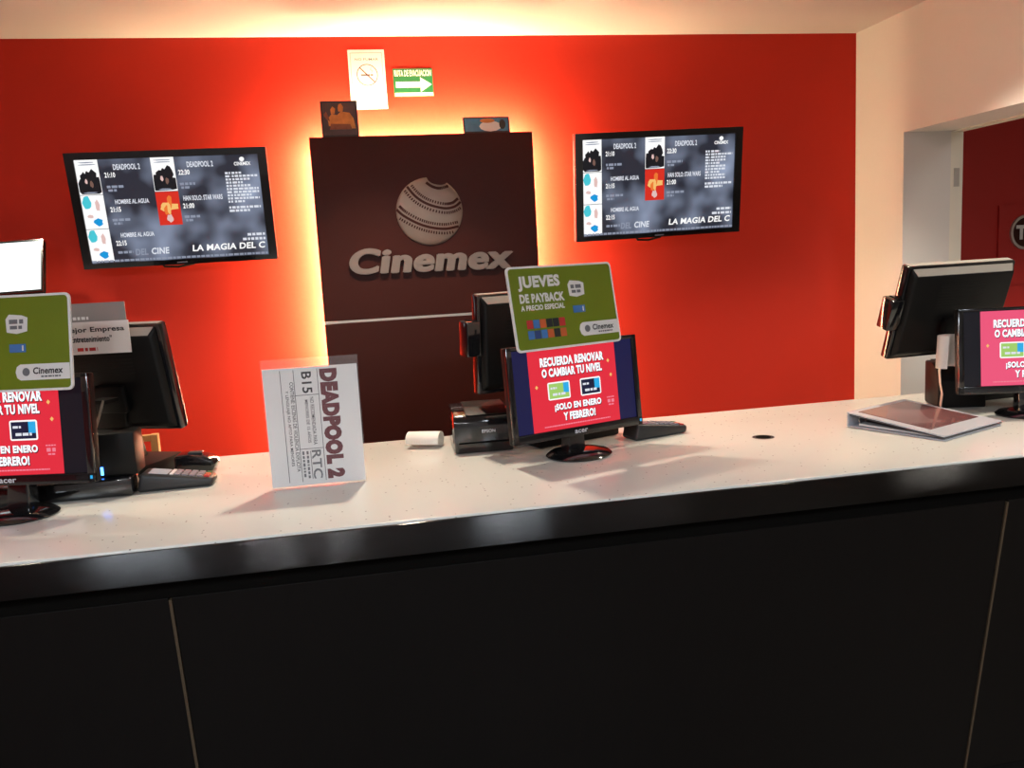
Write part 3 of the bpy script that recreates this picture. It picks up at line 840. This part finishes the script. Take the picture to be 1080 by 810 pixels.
# ------------------------------------------------------------------ green promo cards clipped to the monitors
def promo_card(loc, yaw, tilt, label, clip):
    W, H = 0.355, 0.231
    t = thing("promo_card", loc, 0, label, "sign", "green promotional cards above the monitors", rot=(RAD(-tilt), 0, yaw))
    MB().rrect(-W / 2, W / 2, -H / 2, H / 2, 0.013, -0.0, 0.005).build("card_edge", M_PAPER, t)
    fc = MB().rrect(-W / 2 + 0.006, W / 2 - 0.006, -H / 2 + 0.006, H / 2 - 0.006, 0.009, -0.0008, 0.0).build("card_face", M_GREEN, t)
    MB().box(-0.02, 0.02, 0.005, 0.005 + clip, -H / 2 + 0.002, -H / 2 + 0.05).build("clip", M_BLACK, t)
    X = lambda u: -W / 2 + W * u
    Z = lambda v: H / 2 - H * v
    y = -0.0014
    text("JUEVES", X(0.085), X(0.475), Z(0.295), Z(0.115), y, M_WHITE, fc, 0.05)
    text("DE PAYBACK", X(0.085), X(0.50), Z(0.435), Z(0.325), y, M_WHITE, fc, 0.05)
    text("A PRECIO ESPECIAL", X(0.085), X(0.49), Z(0.525), Z(0.46), y, M_WHITE, fc, 0.04)
    mb = MB()
    # little tickets pile and blue card
    mb.prism([(X(a), Z(b)) for a, b in ((0.545, 0.25), (0.57, 0.20), (0.66, 0.215), (0.70, 0.24), (0.695, 0.38), (0.62, 0.405), (0.55, 0.385))], y, y + 0.001, 'y')
    mb.build("ticket_print", M_WHITE, fc)
    dashes("ticket_marks", [(X(0.57), X(0.67), Z(0.30), Z(0.255)), (X(0.575), X(0.66), Z(0.355), Z(0.32))], M_GREYINK, fc, y - 0.0002)
    plate("blue_card_print", X(0.565), X(0.68), Z(0.595), Z(0.51), y, M_BLUEP, fc)
    plate("blue_card_stripe", X(0.655), X(0.665), Z(0.58), Z(0.525), y - 0.0007, M_WHITE, fc)
    MB().prism([(X(0.635), Z(0.885)), (X(0.61), Z(0.86)), (X(0.60), Z(0.80)), (X(0.61), Z(0.745)), (X(0.635), Z(0.72)), (X(0.982), Z(0.72)), (X(0.982), Z(0.885))], y, y + 0.001, 'y').build("logo_band", M_WHITE, fc)
    text("Cinemex", X(0.725), X(0.935), Z(0.825), Z(0.755), y - 0.0006, M_INK, fc, 0.03, 0.1)
    dashes("fine_print", [(X(0.78), X(0.92), Z(0.86), Z(0.842))], M_GREYINK, fc, y)
    MB().prism([(X(0.675 + 0.026 * math.cos(2 * math.pi * q / 16)), Z(0.80 + 0.042 * math.sin(2 * math.pi * q / 16))) for q in range(16)], y - 0.0006, y, 'y').build("globe_mark", M_GREYINK, fc)
    cols = ((M_REDP, M_BLUEP, M_ORANGEP, M_INK, M_INK, M_REDP), (M_BLUEP, M_NAVYP, M_BLUEP, M_ORANGEP, M_INK, M_ORANGEP))
    for r_ in range(2):
        for k in range(6):
            w = 0.36 / 6
            plate("thumbnail", X(0.115 + w * k), X(0.115 + w * (k + 0.92)), Z(0.735 + 0.125 * r_), Z(0.635 + 0.125 * r_), y, cols[r_][k], fc)
    return t
promo_card((0.5705, 2.2757, 1.4897), RAD(21.6), 10.4, "whole green promo card above the middle monitor", 0.024)
promo_card((-0.838, 2.197, 1.489), RAD(-15), 8.0, "green promo card above the left monitor, cut by the picture edge", 0.022)

# ------------------------------------------------------------------ touch-screen tills seen from behind
def till(px, py, pz, yaw, tilt, W, H, label, reader_side=None, base=None, column=None, foot_dx=0.0, foot_dy=0.0, rz=0.0):
    t = thing("till_terminal", (px, py, CTOP), yaw, label, "till", "touch-screen tills seen from behind")
    pv = Matrix.Translation((0, 0, pz - CTOP)) @ Matrix.Rotation(RAD(tilt), 4, 'X')
    def up(o):
        o.matrix_local = pv; return o
    up(MB().box(-W / 2, W / 2, 0.010, 0.045, -H / 2, H / 2, bevel=0.006).build("screen_housing", M_GLOSSBLACK, t, True))
    mb = MB().hexa([(-W / 2 + 0.018, -0.012, -H / 2 + 0.03), (W / 2 - 0.018, -0.012, -H / 2 + 0.03), (W / 2 - 0.008, 0.009, -H / 2 + 0.008), (-W / 2 + 0.008, 0.009, -H / 2 + 0.008)],
                   [(-W / 2 + 0.018, -0.012, H / 2 - 0.03), (W / 2 - 0.018, -0.012, H / 2 - 0.03), (W / 2 - 0.008, 0.009, H / 2 - 0.006), (-W / 2 + 0.008, 0.009, H / 2 - 0.006)], 0.006)
    up(mb.build("rear_cover", M_BLACK, t, True))
    up(MB().box(-W / 2 + 0.008, W / 2 - 0.008, 0.016, 0.040, H / 2 - 0.001, H / 2 + 0.0008).build("top_edge_sheen", M_DUSTSHEEN, t))
    q = 0.0009
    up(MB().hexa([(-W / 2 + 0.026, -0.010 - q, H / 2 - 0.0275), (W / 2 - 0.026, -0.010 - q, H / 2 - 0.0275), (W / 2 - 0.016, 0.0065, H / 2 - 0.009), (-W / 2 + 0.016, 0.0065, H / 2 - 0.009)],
                 [(-W / 2 + 0.026, -0.010 - q, H / 2 - 0.0275 + 2 * q), (W / 2 - 0.026, -0.010 - q, H / 2 - 0.0275 + 2 * q), (W / 2 - 0.016, 0.0065, H / 2 - 0.009 + 2 * q), (-W / 2 + 0.016, 0.0065, H / 2 - 0.009 + 2 * q)]).build("top_bevel_sheen", M_DUSTSHEEN, t))
    up(plate("touch_screen", -W / 2 + 0.02, W / 2 - 0.02, -H / 2 + 0.02, H / 2 - 0.02, 0.0462, M_GLOSSBLACK, t, 0.001))
    mb = MB()
    for k in range(9):
        z = 0.02 + k * 0.010
        mb.box(-0.09, 0.09, -0.0128, -0.011, z, z + 0.004)
    o = up(mb.build("vent_slots", M_BLACK, t)); o["kind"] = "stuff"
    up(MB().box(-0.05, 0.05, -0.035, -0.011, -0.09, -0.01, bevel=0.008).build("hinge_block", M_BLACK, t, True))
    if reader_side:
        s = reader_side
        x0, x1 = (-W / 2 - 0.042, -W / 2 + 0.004) if s < 0 else (W / 2 - 0.004, W / 2 + 0.042)
        rd = up(MB().box(x0, x1, -0.006, 0.048, rz - 0.03, rz + 0.075, bevel=0.005).build("card_reader", M_GLOSSBLACK, t, True))
        MB().box((x0 + x1) / 2 - 0.003, (x0 + x1) / 2 + 0.003, 0.0, 0.042, rz + 0.0745, rz + 0.0762).build("swipe_slot", M_HOLE, rd)
    # stand
    zb = pz - CTOP
    MB().hexa([(-0.06 + foot_dx, foot_dy - 0.02, 0.03), (0.06 + foot_dx, foot_dy - 0.02, 0.03), (0.06 + foot_dx, foot_dy + 0.06, 0.03), (-0.06 + foot_dx, foot_dy + 0.06, 0.03)],
              [(-0.045, -0.03, zb - 0.02), (0.045, -0.03, zb - 0.02), (0.045, 0.0, zb - 0.02), (-0.045, 0.0, zb - 0.02)], 0.006).build("stand_neck", M_BLACK, t, True)
    MB().box(-0.15 + foot_dx, 0.15 + foot_dx, foot_dy - 0.10, foot_dy + 0.10, 0.0, 0.045, bevel=0.008).build("stand_base", M_BLACK, t, True)
    return t
tm = till(0.518, 2.52, 1.376, RAD(20), 4, 0.36, 0.30, "black till behind the middle monitor, its card reader against the brown panel", -1, foot_dx=0.10)
tl = till(-0.690, 2.53, 1.348, RAD(-24), 10, 0.36, 0.31, "black till behind the left monitor with a white card on its back", None, foot_dx=-0.06, foot_dy=0.06)
MB().cyl((0.045, -0.10, 0.245), (0.010, -0.105, 0.16), 0.0035, n=8).build("stylus", M_STYLUS, tl, True)
MB().box(0.0, 0.05, -0.10, -0.045, 0.235, 0.245).build("stylus_holder", M_BLACK, tl)
tr = till(1.930, 2.47, 1.378, RAD(5), 18, 0.42, 0.32, "black till before the doorway, leaning over the ring binder", -1, foot_dx=0.28, foot_dy=0.12, rz=-0.02)

# till computer under the left till
t = thing("till_computer", (-0.77, 2.345, CTOP), 0, "black till computer with two blue lights beside the left monitor", "computer")
MB().box(-0.22, 0.155, -0.03, 0.08, 0, 0.052, bevel=0.008).build("base_unit", M_GLOSSBLACK, t, True)
MB().box(0.012, 0.168, -0.012, 0.08, 0.052, 0.168, bevel=0.006).build("upright_unit", M_BLACK, t, True)
for x in (0.068, 0.078):
    MB().box(x, x + 0.006, -0.0145, -0.0115, 0.056 + (0.0 if x < 0.07 else 0.003), 0.074 + (0.0 if x < 0.07 else 0.006)).build("blue_light", G_LED, t)

# award card on the left till
t = thing("award_card", (-0.668, 2.452, 1.43), RAD(-10), "white card with black print and grey top, fixed behind the left promo card", "sign")
MB().box(-0.125, 0.053, 0.006, 0.009, 0.07, 0.138).build("grey_card", M_GREYCARD, t)
MB().box(-0.125, 0.060, 0, 0.003, 0, 0.088).build("white_card", M_PAPER, t)
text("Mejor Empresa", -0.118, 0.048, 0.056, 0.074, -0.0006, M_INK, t, 0.03)
text("de Entretenimiento”", -0.12, 0.012, 0.033, 0.05, -0.0006, M_INK, t, 0.03)
dashes("red_print", [(-0.085, -0.03, 0.009, 0.018)], M_REDP, t, -0.0001)
dashes("fine_print", [(-0.09, -0.048, 0.094, 0.102)], M_PAPER, t, 0.0056)
MB().box(-0.06, 0.02, 0.009, 0.035, 0.04, 0.06).build("adhesive_mount", M_BLACK, t)

# ------------------------------------------------------------------ printers
t = thing("receipt_printer", (0.347, 2.53, CTOP), RAD(-2), "black receipt printer standing between the paper roll and the middle monitor", "printer")
prof = [(-0.095, 0.0), (0.10, 0.0), (0.10, 0.120), (0.08, 0.126), (-0.03, 0.126), (-0.085, 0.112), (-0.095, 0.095)]
MB().prism(prof, -0.088, 0.088, 'x', bevel=0.006).build("body", M_GLOSSBLACK, t, True)
MB().prism([(-0.086, 0.1115), (-0.03, 0.1262), (0.08, 0.1262), (0.08, 0.1295), (-0.03, 0.1295), (-0.087, 0.1145)], -0.05, 0.075, 'x', bevel=0.001).build("lid", M_BLACK, t, True)
text("EPSON", -0.005, 0.035, 0.060, 0.070, -0.0956, M_WHITEKEY, t, 0.02, name="brand_lettering")
MB().box(-0.075, 0.075, -0.0965, -0.094, 0.03, 0.034).build("paper_slot", M_HOLE, t)

t = thing("receipt_printer", (1.965, 2.50, CTOP), RAD(-20), "black receipt printer behind the binder with curled paper rising from it", "printer")
MB().prism([(-0.07, 0.0), (0.07, 0.0), (0.07, 0.145), (0.0, 0.145), (-0.045, 0.13), (-0.07, 0.09)], -0.075, 0.075, 'x', bevel=0.006).build("body", M_BLACK, t, True)
MB().prism([(0.06, 0.146), (0.0, 0.146), (-0.042, 0.1325), (-0.042, 0.136), (0.0, 0.149), (0.06, 0.149)], -0.06, 0.06, 'x').build("lid", M_GREYBLACK, t)
# curled receipt strips
t = thing("receipt_strip", (1.86, 2.40, 1.205), RAD(4), "curled white receipt strip sticking up by the right till", "receipt")
pts = []
for k in range(15):
    a = RAD(-20 + 18 * k)
    r_ = 0.034 + 0.0006 * k
    pts.append((r_ * math.cos(a), r_ * math.sin(a) * 0.8, 0.0))
MB().ribbon(pts, 0.0006, (0.006, 0.0, 0.105)).build("curl", M_RECEIPT, t, True)
pts = [(-0.022, 0.0, 0.02), (-0.032, -0.004, -0.01), (-0.030, -0.006, -0.05), (-0.02, -0.004, -0.085), (-0.022, 0.0, -0.125), (-0.012, 0.004, -0.144)]
MB().ribbon(pts, 0.0006, (0.016, 0.028, 0.0)).build("tail", M_RECEIPT, t, True)

# ------------------------------------------------------------------ card terminals
def card_terminal(x, y, yaw, label, flat=1.0):
    t = thing("card_terminal", (x, y, CTOP), yaw, label, "card terminal", "black payment card terminals on the counter")
    # long axis along x, thick end at -x
    MB().hexa([(-0.10, -0.042, 0), (0.095, -0.034, 0), (0.095, 0.034, 0), (-0.10, 0.042, 0)],
              [(-0.088, -0.040, 0.052), (0.10, -0.034, 0.024), (0.10, 0.034, 0.024), (-0.088, 0.040, 0.052)], 0.010, 3).build("body", M_GREYBLACK, t, True)
    topz = lambda xx: 0.052 - 0.028 * (xx + 0.088) / 0.188
    def on_top(x0, x1, y0, y1, name, m, th=0.0016, bev=0.0):
        return MB().hexa([(x0, y0, topz(x0) - 0.001), (x1, y0, topz(x1) - 0.001), (x1, y1, topz(x1) - 0.001), (x0, y1, topz(x0) - 0.001)],
                         [(x0, y0, topz(x0) + th), (x1, y0, topz(x1) + th), (x1, y1, topz(x1) + th), (x0, y1, topz(x0) + th)], bev).build(name, m, t)
    on_top(-0.068, -0.020, -0.028, 0.028, "display", M_TERMDISP, 0.001)
    mb = MB()
    for i in range(4):
        for j in range(3):
            a = -0.002 + 0.019 * i; b = -0.028 + 0.0195 * j
            mb.hexa([(a, b, topz(a) - 0.001), (a + 0.014, b, topz(a + 0.014) - 0.001), (a + 0.014, b + 0.015, topz(a + 0.014) - 0.001), (a, b + 0.015, topz(a) - 0.001)],
                    [(a, b, topz(a) + 0.003), (a + 0.014, b, topz(a + 0.014) + 0.003), (a + 0.014, b + 0.015, topz(a + 0.014) + 0.003), (a, b + 0.015, topz(a) + 0.003)])
    o = mb.build("keypad", M_GREYKEY, t); o["kind"] = "stuff"
    for j, m in enumerate((M_REDP, M_ORANGEP, M_SIGNGREEN)):
        on_top(0.074, 0.087, -0.028 + 0.0195 * j, -0.013 + 0.0195 * j, "colour_key", m, 0.003)
    on_top(-0.014, -0.006, -0.028, 0.028, "function_keys", M_WHITEKEY, 0.002)
    return t
M_TERMDISP = mat("terminal_display", (0.38, 0.52, 0.62), 0.15, vary=0.06, scale=30)
card_terminal(-0.512, 2.375, RAD(-2), "black card terminal with pale blue display beside the left till computer")
card_terminal(0.885, 2.455, RAD(14), "black card terminal lying right of the middle monitor")
# small dark scanner behind the left terminal
t = thing("hand_scanner", (-0.492, 2.545, CTOP), RAD(-6), "small rounded black hand scanner behind the left card terminal", "scanner")
prof = [(-0.055, 0.0), (0.045, 0.0), (0.058, 0.012), (0.060, 0.026), (0.052, 0.040), (0.030, 0.050), (-0.010, 0.056), (-0.055, 0.055)]
MB().prism(prof, -0.034, 0.034, 'y', bevel=0.010, seg=3).build("body", M_GLOSSBLACK, t, True)
MB().box(-0.0565, -0.054, -0.022, 0.022, 0.014, 0.044).build("scan_window", M_REDINK, t)
MB().box(-0.02, 0.02, -0.014, 0.014, 0.054, 0.059, bevel=0.002).build("trigger", M_GREYBLACK, t, True)

# ------------------------------------------------------------------ film sign in acrylic holder
t = thing("film_sign", (-0.130, 2.231, CTOP), RAD(-1.0), "upright acrylic holder with a sideways printed film title sheet", "sign")
SW, SH = 0.247, 0.339
th = RAD(1.5)
MB().box(-SW / 2, SW / 2, -0.002, 0.001, 0.0, SH).build("front_sheet", M_ACRYLIC, t)
MB().box(-SW / 2, SW / 2, 0.020, 0.023, 0.0, SH).build("rear_sheet", M_ACRYLIC, t)
MB().box(-SW / 2, SW / 2, -0.010, 0.04, -0.0, 0.003).build("foot_sheet", M_ACRYLIC, t)
MB().box(-SW / 2, SW / 2, 0.001, 0.020, SH - 0.003, SH).build("top_bridge", M_ACRYLIC, t)
PW0, PW1, PZ0, PZ1 = -SW / 2 + 0.003, SW / 2 - 0.003, 0.004, SH - 0.022
sh_ = MB().box(PW0, PW1, 0.0015, 0.0025, PZ0, PZ1).build("printed_sheet", M_PAPER, t)
X = lambda u: PW0 + (PW1 - PW0) * u
Z = lambda v: PZ1 - (PZ1 - PZ0) * v
yy = 0.0012
text("DEADPOOL 2", X(0.595), X(0.785), Z(0.96), Z(0.025), yy, M_REDINK, sh_, 0.085, turned=True, name="title_lettering")
text("B15", X(0.405), X(0.51), Z(0.22), Z(0.04), yy, M_INK, sh_, 0.02, turned=True)
text("RTC", X(0.445), X(0.545), Z(0.95), Z(0.705), yy, M_GREYINK, sh_, 0.02, turned=True)
text("NO RECOMENDADA PARA", X(0.475), X(0.515), Z(0.66), Z(0.255), yy, M_INK, sh_, 0.01, turned=True)
text("MENORES DE 15 AÑOS", X(0.42), X(0.46), Z(0.64), Z(0.275), yy, M_INK, sh_, 0.01, turned=True)
text("CONTIENE: ESCENAS DE VIOLENCIA EXPLICITA", X(0.275), X(0.315), Z(0.88), Z(0.12), yy, M_INK, sh_, 0.01, turned=True)
text("Y LENGUAJE NO APTO PARA MENORES", X(0.215), X(0.255), Z(0.83), Z(0.19), yy, M_INK, sh_, 0.01, turned=True)
mb = MB()
lw = 0.0007
for u in (0.185, 0.325, 0.575):
    mb.box(X(u) - lw, X(u) + lw, yy - 0.0003, yy, Z(0.97), Z(0.02))
for v in (0.235, 0.69):
    mb.box(X(0.325), X(0.575), yy - 0.0003, yy, Z(v) - lw, Z(v) + lw)
mb.box(X(0.435) - lw, X(0.435) + lw, yy - 0.0003, yy, Z(0.95), Z(0.71))
mb.build("ruled_lines", M_INK, sh_)
mb = MB()
for u in (0.345, 0.39):
    v = 0.71
    while v < 0.94:
        d = random.uniform(0.012, 0.03)
        mb.box(X(u), X(u + 0.022), yy - 0.0003, yy, Z(v + d), Z(v)); v += d + 0.01
o = mb.build("fine_print", M_GREYINK, sh_); o["kind"] = "stuff"

# ------------------------------------------------------------------ loose receipt curl
t = thing("receipt_curl", (0.18, 2.60, CTOP), RAD(-22), "short curl of white receipt paper beside the middle printer", "receipt")
pts = []
for k in range(17):
    a = RAD(200 - 17 * k)
    r_ = 0.032 - 0.0003 * k
    pts.append((0.0, r_ * 1.15 * math.cos(a), 0.018 + r_ * 0.82 * math.sin(a)))
zmin = min(p[2] for p in pts)
pts = [(x, y, z - zmin + 0.001) for x, y, z in pts]
MB().ribbon([(-0.052, y, z) for x, y, z in pts], 0.0008, (0.105, 0, 0)).build("paper", M_RECEIPT, t, True)

# ------------------------------------------------------------------ ring binder
t = thing("ring_binder", (1.458, 2.322, CTOP), 0, "silver ring binder with a rose brown cover sheet lying on the counter", "binder")
e1 = Vector((0.119, -0.289, 0)).normalized()
ang = math.atan2(e1.y, e1.x)
t.rotation_euler = (0, 0, ang)       # local x runs from spine to fore edge, local y along the spine
BL, BW = 0.305, 0.30
MB().box(0, BL, 0, BW, 0.0, 0.004, bevel=0.001).build("back_cover", M_SILVER, t)
MB().box(-0.004, 0.0, 0, BW, 0.0, 0.046, bevel=0.001).build("spine", M_SILVER, t)
def wedge(x0, x1, y0, y1, lift0, lift1):
    zt = lambda x: 0.046 - (0.046 - 0.016) * (x / BL)
    return MB().hexa([(x0, y0, zt(x0) + lift0), (x1, y0, zt(x1) + lift0), (x1, y1, zt(x1) + lift0), (x0, y1, zt(x0) + lift0)],
                     [(x0, y0, zt(x0) + lift1), (x1, y0, zt(x1) + lift1), (x1, y1, zt(x1) + lift1), (x0, y1, zt(x0) + lift1)])
wedge(-0.004, BL, 0, BW, -0.005, -0.001).build("front_cover", M_SILVER, t)
wedge(0.006, BL + 0.002, -0.001, BW + 0.001, -0.0085, -0.0065).build("cover_lining", M_BINDERDARK, t)
wedge(0.015, BL - 0.058, 0.03, BW - 0.02, -0.0012, 0.0003).build("cover_sheet", M_ROSE, t)
MB().hexa([(0.03, 0.012, 0.006), (BL - 0.012, 0.012, 0.006), (BL - 0.012, BW - 0.012, 0.006), (0.03, BW - 0.012, 0.006)],
          [(0.03, 0.012, 0.012), (BL - 0.012, 0.012, 0.010), (BL - 0.012, BW - 0.012, 0.010), (0.03, BW - 0.012, 0.012)]).build("pages", M_PAPER, t)
for y in (0.04, BW / 2, BW - 0.04):
    MB().tube([(0.022 + 0.012 * math.cos(RAD(a)), y, 0.019 + 0.014 * math.sin(RAD(a))) for a in range(0, 361, 30)], 0.0016, 6).build("ring", M_CHROME, t, True)

# ------------------------------------------------------------------ wooden chair behind the counter
t = thing("wooden_chair", (-0.905, 3.02, 0), 0, "light wooden high chair behind the counter below the left screen", "chair")
for x in (-0.165, 0.139):
    MB().box(x, x + 0.027, 0.16, 0.19, 0, 1.07, bevel=0.003).build("leg", M_WOOD, t)
    MB().box(x, x + 0.027, -0.17, -0.143, 0, 0.66, bevel=0.003).build("leg", M_WOOD, t)
MB().box(-0.138, 0.139, 0.165, 0.186, 1.045, 1.068, bevel=0.002).build("back_rail", M_WOOD, t)
MB().box(-0.138, 0.139, 0.165, 0.186, 0.965, 1.0, bevel=0.002).build("back_rail", M_WOOD, t)
MB().box(-0.18, 0.18, -0.185, 0.16, 0.66, 0.69, bevel=0.006).build("seat", M_WOOD, t)
for z in (0.25,):
    MB().box(-0.138, 0.139, -0.165, -0.148, z, z + 0.03).build("foot_rail", M_WOOD, t)
    MB().box(-0.138, 0.139, 0.166, 0.184, z, z + 0.03).build("foot_rail", M_WOOD, t)

# ------------------------------------------------------------------ round emblem in the next room
t = thing("round_emblem", (3.885, 4.4, 1.626), 0, "round dark plaque with a pale letter on the next room's wall", "sign")
MB().box(-0.17, 0.30, -0.012, 0, -0.30, 0.16).build("backing_board", M_RED2, t)
rm = Matrix.Rotation(RAD(90), 4, 'X')
MB().lathe([(0, 0.020), (0.085, 0.020), (0.085, 0.012), (0, 0.012)], 40, m=rm).build("disc", M_BROWN, t, True)
MB().lathe([(0.085, 0.012), (0.085, 0.026), (0.10, 0.026), (0.10, 0.012)], 40, m=rm).build("rim", M_STEELSTRIP, t, True)
text("T", -0.062, 0.008, -0.042, 0.042, -0.0215, M_WHITE, t, 0.05)
